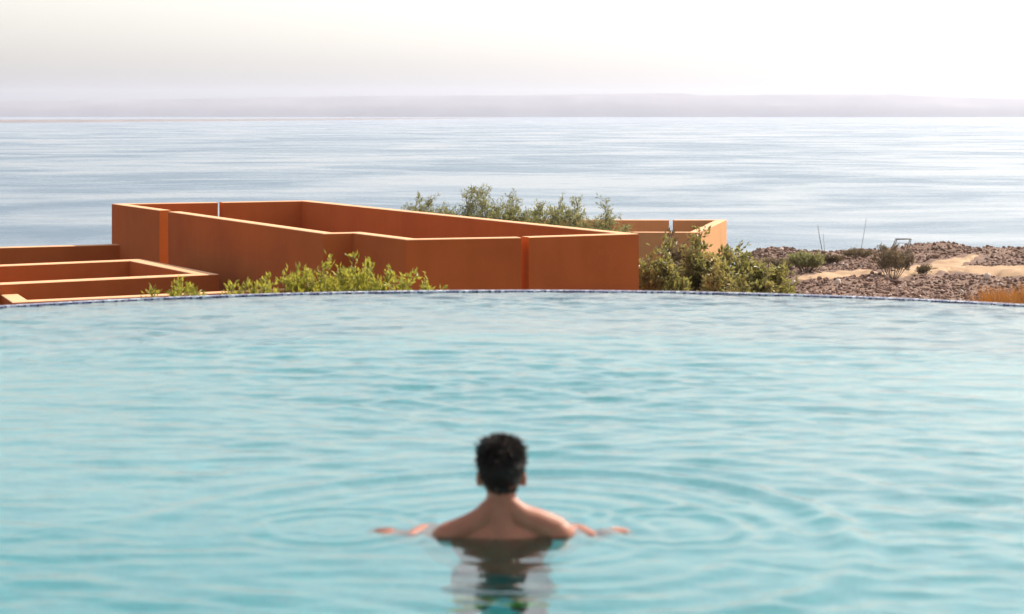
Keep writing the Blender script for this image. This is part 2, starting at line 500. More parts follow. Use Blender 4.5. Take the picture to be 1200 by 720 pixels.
def strip(name, rows, mat, parent=None, close=None, uvscale=True):
    """rows: list of equal-length polylines; skin between them with arc-length UVs"""
    n = len(rows[0])
    V = [p for r in rows for p in r]
    F = []
    for j in range(len(rows) - 1):
        for i in range(n - 1):
            F.append((j * n + i, j * n + i + 1, (j + 1) * n + i + 1, (j + 1) * n + i))
    o = obj(name, V, F, mat, parent)
    uvl = o.data.uv_layers.new(name='UVMap')
    su = [0.0]
    for i in range(1, n):
        su.append(su[-1] + (Vector(rows[0][i]) - Vector(rows[0][i - 1])).length)
    sv = [0.0]
    for j in range(1, len(rows)):
        sv.append(sv[-1] + (Vector(rows[j][n // 2]) - Vector(rows[j - 1][n // 2])).length)
    for p in o.data.polygons:
        for li in p.loop_indices:
            vi = o.data.loops[li].vertex_index
            uvl.data[li].uv = (su[vi % n], sv[vi // n])
    return o

def ol(off, z): return [(x, y, z) for x, y in outline(off)]
pool = empty('infinity_pool', (PCX, PCY, -PDEP), 'curved infinity pool lined with turquoise mosaic and edged by a blue and white tiled rim', 'swimming pool')
def keep(o, par):       # parent without moving
    o.parent = par
    o.matrix_parent_inverse = par.matrix_basis.inverted() if par.type != 'EMPTY' else Matrix.Translation(-Vector(par.location)) if par.rotation_euler.z == 0 else par.matrix_basis.inverted()
    return o
keep(strip('rim', [ol(0.0, -0.10), ol(0.0, 0.009), ol(0.012, 0.012), ol(0.10, 0.007), ol(0.112, 0.0), ol(0.112, -0.22)], M['rim_tile']), pool)
M['added_pale_tile'] = mosaic_mat('added_pale_mosaic', [(0.0, (0.42, 0.68, 0.72)), (0.5, (0.50, 0.74, 0.78)), (1.0, (0.62, 0.80, 0.83))], 0.05, 0.3, (0.52, 0.74, 0.78))
keep(strip('basin_wall', [ol(-1.7, -PDEP - 0.01), ol(0.0, -0.28), ol(0.0, -0.1005)], M['added_pale_tile']), pool)  # slant and pale tile added to brighten the water near the rim
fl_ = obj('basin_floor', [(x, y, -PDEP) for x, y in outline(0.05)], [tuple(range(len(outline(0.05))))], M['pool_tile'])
uvl = fl_.data.uv_layers.new(name='UVMap')
for li, l in enumerate(fl_.data.loops):
    uvl.data[li].uv = fl_.data.vertices[l.vertex_index].co.xy
keep(fl_, pool)
nw = strip('basin_wall', [[(PCX - PR - 0.0, PNEAR, -PDEP), (PCX + PR, PNEAR, -PDEP)], [(PCX - PR, PNEAR, 0.06), (PCX + PR, PNEAR, 0.06)]], M['pool_tile'])
keep(nw, pool)
keep(strip('outer_wall', [ol(0.10, -3.2), ol(0.10, -0.223)], M['pool_outer']), pool)
deck = obj('pool_deck', [(-9, -8, 0.08), (9, -8, 0.08), (9, PNEAR - 0.004, 0.08), (-9, PNEAR - 0.004, 0.08), (-9, -8, -2.7), (9, -8, -2.7), (9, PNEAR - 0.004, -2.7), (-9, PNEAR - 0.004, -2.7)],
           [(0, 1, 2, 3), (4, 7, 6, 5), (0, 4, 5, 1), (1, 5, 6, 2), (2, 6, 7, 3), (3, 7, 4, 0)], M['deck'])
tag(deck, kind='structure')

# ------------------------------------------------------------------ buildings: parapet walls with mitred corners
def polywall(name, pts, t, z0, z1, mat, parent, side=1, ch=0.012):
    """one continuous wall along pts (outer face), thickness t to the left of the walk; softly rounded arrises"""
    P = [Vector((p[0], p[1])) for p in pts]
    n = len(P)
    inner = []
    for i in range(n):
        d0 = (P[i] - P[i - 1]).normalized() if i > 0 else None
        d1 = (P[i + 1] - P[i]).normalized() if i < n - 1 else None
        if d0 is None: d0 = d1
        if d1 is None: d1 = d0
        n0 = Vector((-d0.y, d0.x)) * side; n1 = Vector((-d1.y, d1.x)) * side
        mit = (n0 + n1).normalized()
        inner.append(mit / max(0.3, mit.dot(n0)))
    def ring(i, s, z):
        q = P[i] + inner[i] * s
        return (q.x, q.y, z)
    prof = [(0, z0), (0, z1 - ch), (ch, z1), (t - ch, z1), (t, z1 - ch), (t, z0)]
    # subdivide long runs so the top edge can waver by a few millimetres
    V, F = [], []
    for i in range(n):
        for s, z in prof: V.append(ring(i, s, z))
    k = len(prof)
    for i in range(n - 1):
        for j in range(k):
            F.append((i * k + j, i * k + (j + 1) % k, (i + 1) * k + (j + 1) % k, (i + 1) * k + j))
    F.append(tuple(range(k))); F.append(tuple((n - 1) * k + j for j in reversed(range(k))))
    o = obj(name, V, F, mat)
    o.data.materials.append(M['lit_top'])
    for i in range(n - 1):
        for j in (1, 2, 3): o.data.polygons[i * k + j].material_index = 1
    o.data.materials.append(M['lit_end'])
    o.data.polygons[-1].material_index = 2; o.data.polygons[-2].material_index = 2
    bm = bmesh.new(); bm.from_mesh(o.data); bmesh.ops.recalc_face_normals(bm, faces=bm.faces); bm.to_mesh(o.data); bm.free()
    return keep(o, parent)

def slab(name, pts, z, th, mat, parent):
    n = len(pts)
    V = [(x, y, z) for x, y in pts] + [(x, y, z - th) for x, y in pts]
    F = [tuple(range(n)), tuple(reversed(range(n, 2 * n)))] + [(i, i + n, (i + 1) % n + n, (i + 1) % n) for i in range(n)]
    o = obj(name, V, F, mat)
    bm = bmesh.new(); bm.from_mesh(o.data); bmesh.ops.recalc_face_normals(bm, faces=bm.faces); bm.to_mesh(o.data); bm.free()
    return keep(o, parent)

def shrink(pts, d):
    c = sum((Vector(p) for p in pts), Vector((0, 0))) / len(pts)
    return [tuple(Vector(p) + (c - Vector(p)).normalized() * d) for p in pts]

# main courtyard block; parapet 2.4 m under the eye
HP = 2.4
q = lambda px, py: at(px, py, HP)
A, B1, B2, Dp, E, F_, G1, G2, Hc, K = q(131, 239), q(187, 246.8), q(197, 248.2), q(379, 274), q(413, 273.2), q(476, 281), q(610.6, 278.6), q(620, 278.2), q(748.5, 274), q(361, 235)
S1, S2 = q(257, 236.9), q(252, 237)
blk = empty('courtyard_building', (0, 46, -5), 'tall terracotta orange walled block with slotted parapets, largest building below the pool rim', 'building')
zt = EYE - HP
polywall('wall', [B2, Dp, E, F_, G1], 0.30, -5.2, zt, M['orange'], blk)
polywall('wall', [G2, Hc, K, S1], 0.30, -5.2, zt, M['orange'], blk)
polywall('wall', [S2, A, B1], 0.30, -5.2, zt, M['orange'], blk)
slab('roof', shrink([A, Dp, E, F_, Hc, K], 0.2), zt - 1.45, 0.3, M['roof'], blk)

# low block at left; parapet 3.4 m under the eye
HL = 3.4
q = lambda px, py: at(px, py, HL)
lowb = empty('walled_terrace', (-11, 46, -5), 'low terracotta walled terrace with long sunlit wall tops left of the tall block', 'building')
zl = EYE - HL
a0, a1 = q(256.5, 321.5), q(165, 303.6)
vdir = (Vector(a0) - Vector(q(0, 333.5))).normalized()
far_l = Vector(a0) - vdir * 13.0
far_l2 = Vector(a1) - (Vector(a1) - Vector(q(0, 310.3))).normalized() * 12.4
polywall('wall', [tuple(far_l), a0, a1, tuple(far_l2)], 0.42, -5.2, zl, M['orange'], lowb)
b0 = Vector(q(156.5, 286.6)); bd = (b0 - Vector(q(0, 290.6))).normalized()
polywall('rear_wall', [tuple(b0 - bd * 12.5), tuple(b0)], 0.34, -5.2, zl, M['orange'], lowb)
slab('roof', [tuple(far_l + Vector((0, 0.2))), (a0[0] - 0.2, a0[1] + 0.2), (a1[0] - 0.2, a1[1] - 0.2), tuple(far_l2 + Vector((0, -0.2)))], zl - 1.15, 0.3, M['roof'], lowb)

# lowest front wall; 3.6 m under the eye
HF = 3.6
q = lambda px, py: at(px, py, HF)
fr0, fr1, fr2 = Vector(q(14, 354.5)), Vector(q(256, 343.4)), Vector(q(0, 345.0))
fdir = (fr1 - fr0).normalized(); bdir = (fr2 - fr0).normalized()
frontb = empty('garden_wall', (-8, 41, -5), 'lowest terracotta garden wall running along the pool rim with a corner at far left', 'wall')
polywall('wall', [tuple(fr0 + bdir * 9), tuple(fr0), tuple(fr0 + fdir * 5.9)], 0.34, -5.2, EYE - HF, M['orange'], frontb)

# distant ochre block right of the main one; 4.0 m under the eye
HO = 4.0
q = lambda px, py: at(px, py, HO)
o_fr, o_br = q(820, 272.6), q(851.5, 257.6)
o_fl = (o_fr[0] - 7.2, o_fr[1] + 0.15)
o_bl = (o_br[0] - 8.3, o_br[1] + 0.1)
och = empty('ochre_building', (4, 73, -6), 'small ochre block with a sunlit right wall standing behind the bushes', 'building')
zo = EYE - HO
o_s1, o_s2 = q(788.5, 257.7), q(783.5, 257.7)
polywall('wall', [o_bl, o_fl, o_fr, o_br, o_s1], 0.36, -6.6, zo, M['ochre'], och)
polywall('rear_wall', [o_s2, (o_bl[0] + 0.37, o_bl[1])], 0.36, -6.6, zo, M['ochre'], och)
slab('roof', shrink([o_fr, o_br, o_bl, o_fl], 0.25), zo - 1.3, 0.3, M['roof'], och)

# ------------------------------------------------------------------ plants
def th1(x, y): return float(terrain_h(np.array(float(x)), np.array(float(y))))

class Plant:
    """collects stems (thin tapered tubes) and leaves (folded blades) as two meshes"""
    def __init__(s, seed):
        s.r = np.random.default_rng(seed); s.SV = []; s.SF = []; s.LV = []; s.LF = []; s.LT = []
    def stem(s, pts, r0, r1):
        n = len(pts); b = len(s.SV)
        for i, p in enumerate(pts):
            rr = r0 + (r1 - r0) * i / (n - 1)
            d = np.array(pts[min(i + 1, n - 1)]) - np.array(pts[max(i - 1, 0)])
            d = d / (np.linalg.norm(d) + 1e-9)
            u = np.cross(d, (0.3, 0.9, 0.1)); u /= np.linalg.norm(u); v = np.cross(d, u)
            for k in range(5):
                a = 2 * math.pi * k / 5
                s.SV.append(tuple(np.array(p) + rr * (math.cos(a) * u + math.sin(a) * v)))
        for i in range(n - 1):
            for k in range(5):
                s.SF.append((b + i * 5 + k, b + i * 5 + (k + 1) % 5, b + (i + 1) * 5 + (k + 1) % 5, b + (i + 1) * 5 + k))
    def leaf(s, p, d, L, w, tone):
        d = np.array(d, float); d /= np.linalg.norm(d) + 1e-9
        sd = np.cross(d, s.r.normal(0, 1, 3)); sd /= np.linalg.norm(sd) + 1e-9
        nn = np.cross(sd, d)
        p = np.array(p)
        b = len(s.LV)
        m = p + d * L * 0.5 + nn * L * 0.07
        s.LV += [tuple(p), tuple(m + sd * w * 0.5), tuple(p + d * L - nn * L * 0.05), tuple(m - sd * w * 0.5)]
        s.LF += [(b, b + 1, b + 2, b + 3)]
        s.LT += [tone] * 4
    def build(s, root, leafmat, stemmat, leafname='foliage', stemname='stem'):
        V = np.array(s.LV); Q = np.array(s.LF)
        np_mesh(leafname, V, Q, leafmat, root, smooth=False, attr={'tone': np.clip(s.LT, 0, 1)})
        if s.SV:
            np_mesh(stemname, np.array(s.SV), np.array(s.SF), stemmat, root)

def shrub(name, loc, height, radius, nstem, ntwig, nleaf, L, w, leafmat, label, cat='shrub', group=None, seed=1, upright=0.6, low=0.25, shape=1.0, spread=0.14, stem_r=0.018, sparse_tip=0.25, trunkname='stem'):
    root = empty(name, loc, label, cat, group)
    P = Plant(seed); r = P.r
    for i in range(nstem):
        a = 2 * math.pi * (i + r.uniform(0, 1)) / nstem
        rad = radius * math.sqrt(r.uniform(0.02, 1))
        hh = height * (1 - 0.5 * shape * (rad / radius) ** 2) * r.uniform(0.72, 1.0)
        tip = np.array([rad * math.cos(a), rad * math.sin(a), hh])
        base = np.array([tip[0] * 0.15, tip[1] * 0.15, 0])
        mid = (base + tip) * 0.5 + np.array([tip[0] * 0.12, tip[1] * 0.12, 0]) + r.normal(0, radius * 0.06, 3)
        pts = [tuple((1 - t) ** 2 * base + 2 * t * (1 - t) * mid + t * t * tip) for t in np.linspace(0, 1, 7)]
        P.stem(pts, stem_r, stem_r * 0.25)
        clump_tone = r.normal(0.45, 0.17)
        for k in range(ntwig):
            t = r.uniform(low, 1.0)
            p0 = (1 - t) ** 2 * base + 2 * t * (1 - t) * mid + t * t * tip
            d = np.array([r.normal(), r.normal(), r.normal() * 0.5 + upright]); d /= np.linalg.norm(d)
            tl = spread * r.uniform(0.4, 1.3) * (1.25 - 0.6 * t)
            p1 = p0 + d * tl
            P.stem([tuple(p0), tuple((p0 + p1) / 2 + r.normal(0, tl * 0.06, 3)), tuple(p1)], stem_r * 0.3, stem_r * 0.12)
            tt = clump_tone + r.normal(0, 0.10)
            for q_ in range(nleaf):
                f = r.uniform(0.15, 1.05)
                pp = p0 + (p1 - p0) * f + r.normal(0, L * 0.25, 3)
                ld = d * 0.7 + r.normal(0, 0.6, 3) + np.array([0, 0, upright * 0.5])
                P.leaf(pp, ld, L * r.uniform(0.6, 1.25), w * r.uniform(0.7, 1.2), tt + r.normal(0, 0.16) + (0.25 if r.random() < sparse_tip * 0.3 else 0))
    k = height / np.percentile(np.array(P.LV)[:, 2], 99.7)
    P.LV = [(a, b, c * k) for a, b, c in P.LV]; P.SV = [(a, b, c * k) for a, b, c in P.SV]
    P.build(root, leafmat, M['bark'], 'foliage', trunkname)
    return root

# bright shrubs just beyond the pool rim: (pixel x, pixel y of the top, distance, radius, label)
TZ = lambda y, py: EYE - (py - HOR) / FPX * y
front = [
    (178, 336, 20.8, 0.10, 4, 'tiny yellow green sprig, leftmost plant at the pool rim'),
    (205, 327, 20.8, 0.10, 4, 'taller, left-hand upright sprig of a close pair before the low terrace corner'),
    (217, 332, 20.5, 0.09, 4, 'shorter, right-hand upright sprig of a close pair before the low terrace corner'),
    (240, 341, 20.4, 0.20, 6, 'creeping green plant hugging the rim below the low terrace corner'),
    (270, 331, 20.8, 0.07, 4, 'left stem of a forked sprig before the shaded gap beside the low terrace'),
    (283, 330, 20.9, 0.07, 4, 'right stem of a forked sprig before the shaded gap beside the low terrace'),
    (303, 323, 21.0, 0.11, 6, 'narrow green shrub standing alone before the tall block, left of the big clump'),
    (327, 334, 20.8, 0.20, 10, 'low rounded shrub at the left foot of the big bright clump'),
    (346, 318, 21.2, 0.20, 13, 'dense yellow green shrub forming the left slope of the big bright clump'),
    (367, 311, 21.4, 0.22, 15, 'dense yellow green shrub forming the left hump of the big bright clump'),
    (390, 311, 21.8, 0.22, 15, 'dense yellow green shrub in front of the dark recess of the tall block'),
    (416, 296, 21.5, 0.06, 3, 'tallest thin sprig rising from the middle of the bright clump'),
    (410, 316, 21.2, 0.22, 15, 'dense yellow green shrub under the tallest sprig of the bright clump'),
    (432, 302, 21.7, 0.06, 3, 'second tallest sprig, right of the tallest one in the bright clump'),
    (434, 318, 21.2, 0.22, 15, 'dense yellow green shrub under the second tallest sprig of the clump'),
    (458, 318, 21.3, 0.24, 16, 'broad yellow green shrub forming the right hump of the bright clump'),
    (480, 321, 21.0, 0.17, 11, 'shrub at the right shoulder of the bright clump before the orange wall'),
    (498, 328, 20.8, 0.09, 6, 'short upright sprig at the right end of the bright clump'),
    (513, 338, 20.5, 0.08, 4, 'lowest tiny sprig, rightmost of the bright plants at the rim'),
]
for i, (px, py, y, rad, ns, lab) in enumerate(front):
    x = ground_at(px, y)
    gz = th1(x, y) - 0.03
    h = TZ(y, py) - gz
    shrub('rim_shrub', (x, y, gz), h, rad, ns, 26, 9, 0.060, 0.024, M['leaf_bright'], lab, 'shrub', 'bright shrubs along the pool rim', seed=100 + i, upright=1.3, low=0.45, shape=0.35, spread=0.13, stem_r=0.008)

# olive feathery trees behind the main block
for i, (px, py, y, rad, ns, lab) in enumerate([
    (500, 231, 63, 0.85, 20, 'small olive tree top, leftmost and separate, behind the back parapet'),
    (567, 221, 63.5, 1.4, 34, 'tallest olive tree behind the long back parapet of the orange block'),
    (612, 231, 64, 1.4, 32, 'olive tree in the middle of the row behind the back parapet'),
    (660, 234, 63, 1.35, 28, 'olive tree with loose feathery sprays right of the middle of the row'),
    (708, 236, 62, 0.75, 14, 'thin olive tree at the right end of the row beside the ochre building'),
]):
    x = ground_at(px, y); gz = th1(x, y) - 0.05
    shrub('olive_tree', (x, y, gz), TZ(y, py) - gz - 0.03, rad, ns + 9, 48, 10, 0.10, 0.027, M['leaf_olive'], lab, 'tree', 'olive trees behind the tall block', seed=200 + i, upright=0.7, low=0.55, shape=0.35, spread=0.42, stem_r=0.02, trunkname='trunk')

# dark bushes between the main block and the rubble
for i, (px, py, y, rad, ns, leaf, lab) in enumerate([
    (772, 287, 46, 0.62, 18, 'leaf_dark', 'dark green bush against the right corner of the tall orange block'),
    (795, 282, 52, 0.75, 18, 'leaf_dry', 'brownish twiggy bush in front of the ochre building'),
    (826, 279, 47, 0.62, 20, 'leaf_dark', 'tallest dark bush with pale sunlit tips before the ochre corner'),
    (868, 297, 48, 0.75, 22, 'leaf_dark', 'broad dark green bush right of the ochre building with open sprays on top'),
    (902, 310, 49, 0.65, 16, 'leaf_dark', 'lower dark bush at the left end of the sandy track'),
    (845, 303, 43, 0.55, 16, 'leaf_dark', 'front dark green bush between the two taller bushes'),
]):
    x = ground_at(px, y); gz = th1(x, y) - 0.05
    shrub('dark_bush', (x, y, gz), TZ(y, py) - gz + 0.03, rad, ns, 60, 9, 0.115, 0.055, M[leaf], lab, 'bush', 'dark bushes beside the ochre building', seed=300 + i, upright=0.6, low=0.35, shape=0.5, spread=0.34, stem_r=0.02)

# dry scrub on the rubble
for i, (px, ptop, y, rad, ns, leaf, lab) in enumerate([
    (945, 296, 92, 0.72, 22, 'leaf_olive', 'brownish green scrub bush at the left edge of the rubble'),
    (917, 303, 96, 0.8, 20, 'leaf_dry', 'low brown scrub half hidden behind the dark bushes at the left of the rubble'),
    (972, 299, 98, 0.6, 14, 'leaf_dry', 'low brown scrub below the dark mound with the leaning pole'),
    (1046, 288, 89, 0.85, 18, 'leaf_dry', 'fuzzy brown round topped bush on thin trunks beside the sandy track'),
    (1005, 292, 100, 0.7, 10, 'leaf_dry', 'faint low dry bush on the ridge by the leaning poles'),
    (1083, 311, 90, 0.25, 5, 'leaf_dry', 'tiny dry bush where the sandy tracks meet'),
]):
    x = ground_at(px, y); gz = th1(x, y) - 0.05
    shrub('dry_scrub', (x, y, gz), TZ(y, ptop) - gz + 0.05, rad, ns, 34, 7, 0.10, 0.03, M[leaf], lab, 'bush', 'dry scrub on the rubble', seed=400 + i, upright=0.7, low=0.45, shape=0.5, spread=0.30, stem_r=0.018)

def grass(name, px, y, ptop, wid, dep, n, mat, label, seed):
    x0 = ground_at(px, y); gz = th1(x0, y) - 0.03
    H = TZ(y, ptop) - gz
    root = empty(name, (x0, y, gz), label, 'grass clump', 'dry grass clumps at the right of the rim')
    P = Plant(seed); r = P.r
    V, Q, T = [], [], []
    for i in range(n):
        bx, by = r.uniform(-wid, wid), r.uniform(-dep, dep)
        e = (bx / wid)
        hh = H * (1 - 0.45 * e * e + (0.12 * e)) * r.uniform(0.55, 1.0)
        lean = r.normal(0, 0.16, 2) * hh
        w = r.uniform(0.004, 0.009)
        a = r.uniform(0, math.pi)
        sx_, sy_ = math.cos(a) * w, math.sin(a) * w
        b = len(V); t = r.normal(0.5, 0.22)
        for f, c, ww in ((0, 0, 1), (0.5, 0.3, 0.9), (1, 1, 0.15)):
            cx_, cy_, cz_ = bx + lean[0] * c, by + lean[1] * c, hh * f
            V += [(cx_ - sx_ * ww, cy_ - sy_ * ww, cz_), (cx_ + sx_ * ww, cy_ + sy_ * ww, cz_)]
            T += [t, t]
        Q += [(b, b + 1, b + 3, b + 2), (b + 2, b + 3, b + 5, b + 4)]
    np_mesh('blades', np.array(V), np.array(Q), mat, root, smooth=False, attr={'tone': np.clip(T, 0, 1)})
    return root
grass('dry_grass', 1166, 28.0, 336, 0.36, 0.35, 5200, M['grass_gold'], 'golden orange dry grass clump beyond the right end of the rim', 31)
grass('dry_grass', 1216, 27.2, 330, 0.42, 0.40, 6000, M['grass_gold'], 'taller golden grass clump cut by the right edge of the photo', 32)
grass('dry_grass', 1182, 26.4, 338, 0.16, 0.14, 900, M['grass_brown'], 'brown dead tuft standing in front of the golden grass', 33)

# ------------------------------------------------------------------ rubble
def rubble():
    r = np.random.default_rng(77)
    ico = bmesh.new(); bmesh.ops.create_icosphere(ico, subdivisions=1, radius=1)
    bv = np.array([v.co for v in ico.verts]); bf = np.array([[v.index for v in f.verts] for f in ico.faces]); ico.free()
    V, Q, T = [], [], []
    n = 0
    tracks = [(o.data.vertices) for o in C.objects if o.name.startswith('dirt_path')]
    tp = np.array([(v.co.x, v.co.y) for t in tracks for v in t])
    want = 46000
    while n < want:
        y = r.uniform(64, 118); x = (r.uniform(10.2, 25) if r.random() < 0.72 else r.uniform(25, 50)) * y / 95
        dmin = np.min((tp[:, 0] - x) ** 2 + (tp[:, 1] - y) ** 2)
        if dmin < 0.16: continue
        den = float(vnoise(np.array(x * 0.6), np.array(y * 0.6)))
        if r.random() > 0.6 + 0.4 * den: continue
        s = 0.022 + 0.085 * r.random() ** 3.2
        if r.random() < 0.012: s *= 1.9
        sc = s * r.uniform(0.6, 1.25, 3)
        a = r.uniform(0, 2 * math.pi)
        p = bv * (1 + r.normal(0, 0.14, (len(bv), 1))) * sc
        p = np.stack([p[:, 0] * math.cos(a) - p[:, 1] * math.sin(a), p[:, 0] * math.sin(a) + p[:, 1] * math.cos(a), p[:, 2] * 0.8], -1)
        p += (x, y, th1(x, y) + sc[2] * 0.25)
        Q.append(bf + n * len(bv)); V.append(p)
        T += [float(np.clip(r.normal(0.45, 0.26), 0, 1))] * len(bv)
        n += 1
    o = np_mesh('rubble', np.concatenate(V), np.concatenate(Q), M['rock'], None, smooth=False, attr={'tone': T})
    tag(o, 'brown broken stones strewn over the bare ground beyond the pool', kind='stuff')
rubble()

def boulder(px, py, s, label, seed):
    x, y = gp(px, py)
    r = np.random.default_rng(seed)
    bm = bmesh.new(); bmesh.ops.create_icosphere(bm, subdivisions=2, radius=1)
    for v in bm.verts:
        k = 1 + 0.22 * noise.noise(v.co * 1.4 + Vector((seed, 0, 0)))
        v.co = Vector((v.co.x * s * k, v.co.y * s * 0.8 * k, v.co.z * s * 1.1 * k))
    me = bpy.data.meshes.new('pale_boulder'); bm.to_mesh(me); bm.free()
    o = bpy.data.objects.new('pale_boulder', me); C.objects.link(o); me.materials.append(M['pale_rock'])
    o.location = (x, y, th1(x, y) + s * 0.5)
    tag(o, label, 'rock', 'pale rocks on the rubble')
boulder(982, 333, 0.13, 'small pale rock just below the left sandy track', 3)
boulder(1157, 327, 0.15, 'small pale rock on the slope below the right sandy track', 4)
boulder(930, 334, 0.11, 'smallest pale rock beside the dark bushes', 6)

def tube_obj(name, pts, r0, r1, mat, parent=None, sides=8):
    V, F = [], []
    n = len(pts)
    for i, p in enumerate(pts):
        p = Vector(p); d = (Vector(pts[min(i + 1, n - 1)]) - Vector(pts[max(i - 1, 0)])).normalized()
        u = d.cross(Vector((0.31, 0.77, 0.2))).normalized(); v = d.cross(u)
        rr = r0 + (r1 - r0) * i / max(1, n - 1)
        for k in range(sides):
            a = 2 * math.pi * k / sides
            V.append(tuple(p + rr * (math.cos(a) * u + math.sin(a) * v)))
    for i in range(n - 1):
        for k in range(sides):
            F.append((i * sides + k, i * sides + (k + 1) % sides, (i + 1) * sides + (k + 1) % sides, (i + 1) * sides + k))
    F.append(tuple(reversed(range(sides)))); F.append(tuple((n - 1) * sides + k for k in range(sides)))
    return obj(name, V, F, mat, parent, smooth=True)

def leaning_pole(px0, py0, px1, py1, y, label, r=0.020):
    x0 = ground_at(px0, y); z0 = th1(x0, y) - 0.1
    x1 = ground_at(px1, y); z1 = TZ(y, py1)
    o = tube_obj('leaning_pole', [(0, 0, 0), ((x1 - x0) * 0.55, 0.02, (z1 - z0) * 0.5), (x1 - x0, 0.05, z1 - z0)], r, r * 0.55, M['pole'])
    o.location = (x0, y, z0)
    tag(o, label, 'pole', 'leaning poles on the ridge')
leaning_pole(964, 294, 958.5, 264, 101, 'dark thin pole leaning left, left of the pair on the dark mound')
leaning_pole(966.5, 294, 965, 274, 101.6, 'shorter pale pole right beside the dark thin pole on the mound', 0.012)
leaning_pole(1008, 294, 1015.5, 256, 103, 'tallest thin pole leaning right on the rubble ridge', 0.014)

# trestle frame on the ridge
ty = 103.0
tx = ground_at(1058, ty); tz = th1(tx, ty)
tr_ = empty('metal_trestle', (tx, ty, tz), 'dark metal trestle frame with splayed legs on the rubble ridge', 'trestle')
hh = max(0.45, TZ(ty, 281.5) - tz)
tube_obj('top_bar', [(-0.32, -0.12, hh), (0.40, -0.12, hh + 0.01)], 0.022, 0.022, M['metal'], tr_)
tube_obj('top_bar', [(-0.32, 0.22, hh), (0.40, 0.22, hh + 0.01)], 0.022, 0.022, M['metal'], tr_)
for bx, tx_ in ((-0.52, -0.30), (0.24, 0.38)):
    for by, ty_ in ((-0.16, -0.12), (0.26, 0.22)):
        tube_obj('leg', [(tx_, ty_, hh), (bx, by, -0.06)], 0.020, 0.018, M['metal'], tr_)
tube_obj('brace', [(-0.38, -0.13, hh * 0.6), (0.33, -0.13, hh * 0.6)], 0.012, 0.012, M['metal'], tr_)

# ------------------------------------------------------------------ the swimmer
def skin_mat():
    m, nt, b, out = new_mat('skin')
    tc = N(nt, 'ShaderNodeTexCoord')
    n1 = N(nt, 'ShaderNodeTexNoise', i_Scale=9.0, i_Detail=4.0)
    nt.links.new(tc.outputs['Object'], n1.inputs['Vector'])
    nt.links.new(ramp(nt, [(0.3, (0.29, 0.105, 0.062)), (0.7, (0.37, 0.145, 0.085))], n1.outputs[0]), b.inputs['Base Color'])
    b.inputs['Roughness'].default_value = 0.5
    b.inputs['Specular IOR Level'].default_value = 0.25
    b.inputs['Subsurface Weight'].default_value = 0.12
    b.inputs['Subsurface Radius'].default_value = (0.02, 0.008, 0.004)
    b.inputs['Subsurface Scale'].default_value = 0.6
    return m
M['skin'] = skin_mat()
M['hair'] = noisy('dark_hair', (0.008, 0.005, 0.005), (0.024, 0.014, 0.010), 60, rough=0.5, bump=0.3, bscale=120, bdist=0.004, spec=0.22)
M['shorts'] = noisy('teal_swim_shorts', (0.01, 0.20, 0.19), (0.02, 0.27, 0.25), 12, rough=0.7, bump=0.3, bscale=30)
M['hem'] = noisy('lime_hem', (0.55, 0.6, 0.05), (0.65, 0.68, 0.08), 12, rough=0.7, bump=0)
M['eye'] = noisy('eye', (0.6, 0.58, 0.55), (0.7, 0.68, 0.65), 30, rough=0.15, bump=0)

class Body:
    def __init__(s): s.V = []; s.F = []
    def rings(s, rows):
        b = len(s.V); k = len(rows[0])
        for r_ in rows: s.V += [tuple(p) for p in r_]
        n = len(rows)
        for i in range(n - 1):
            for j in range(k):
                s.F.append((b + i * k + j, b + i * k + (j + 1) % k, b + (i + 1) * k + (j + 1) % k, b + (i + 1) * k + j))
        s.F.append(tuple(b + j for j in reversed(range(k)))); s.F.append(tuple(b + (n - 1) * k + j for j in range(k)))
    def ellip(s, c, r, rot=None, nu=20, nv=12):
        rows = []
        for i in range(1, nv):
            ph = math.pi * i / nv
            row = []
            for j in range(nu):
                t = 2 * math.pi * j / nu
                p = Vector((r[0] * math.sin(ph) * math.cos(t), r[1] * math.sin(ph) * math.sin(t), -r[2] * math.cos(ph)))
                if rot is not None: p = rot @ p
                row.append(Vector(c) + p)
            rows.append(row)
        s.rings(rows)
    def limb(s, pts, rad, k=16):
        P = [Vector(p) for p in pts]; rows = []
        # Catmull-Rom resample for soft bends
        Q, RR = [], []
        n = len(P)
        for i in range(n - 1):
            p0, p1, p2, p3 = P[max(i - 1, 0)], P[i], P[i + 1], P[min(i + 2, n - 1)]
            for t in [f_ / 6 for f_ in range(6)]:
                Q.append(0.5 * ((2 * p1) + (p2 - p0) * t + (2 * p0 - 5 * p1 + 4 * p2 - p3) * t * t + (3 * p1 - p0 - 3 * p2 + p3) * t ** 3))
                RR.append(rad[i] + (rad[i + 1] - rad[i]) * t)
        Q.append(P[-1]); RR.append(rad[-1])
        # rounded ends
        for i, p in enumerate(Q):
            d = (Q[min(i + 1, len(Q) - 1)] - Q[max(i - 1, 0)]).normalized()
            u = d.cross(Vector((0.13, 0.2, 1)) if abs(d.z) < 0.9 else Vector((0, 1, 0.1))).normalized(); v = d.cross(u)
            rows.append([p + RR[i] * (math.cos(2 * math.pi * j / k) * u + math.sin(2 * math.pi * j / k) * v) for j in range(k)])
        s.rings(rows)
        for e, r_ in ((Q[0], RR[0]), (Q[-1], RR[-1])):
            s.ellip(e, (r_, r_, r_), nu=12, nv=8)

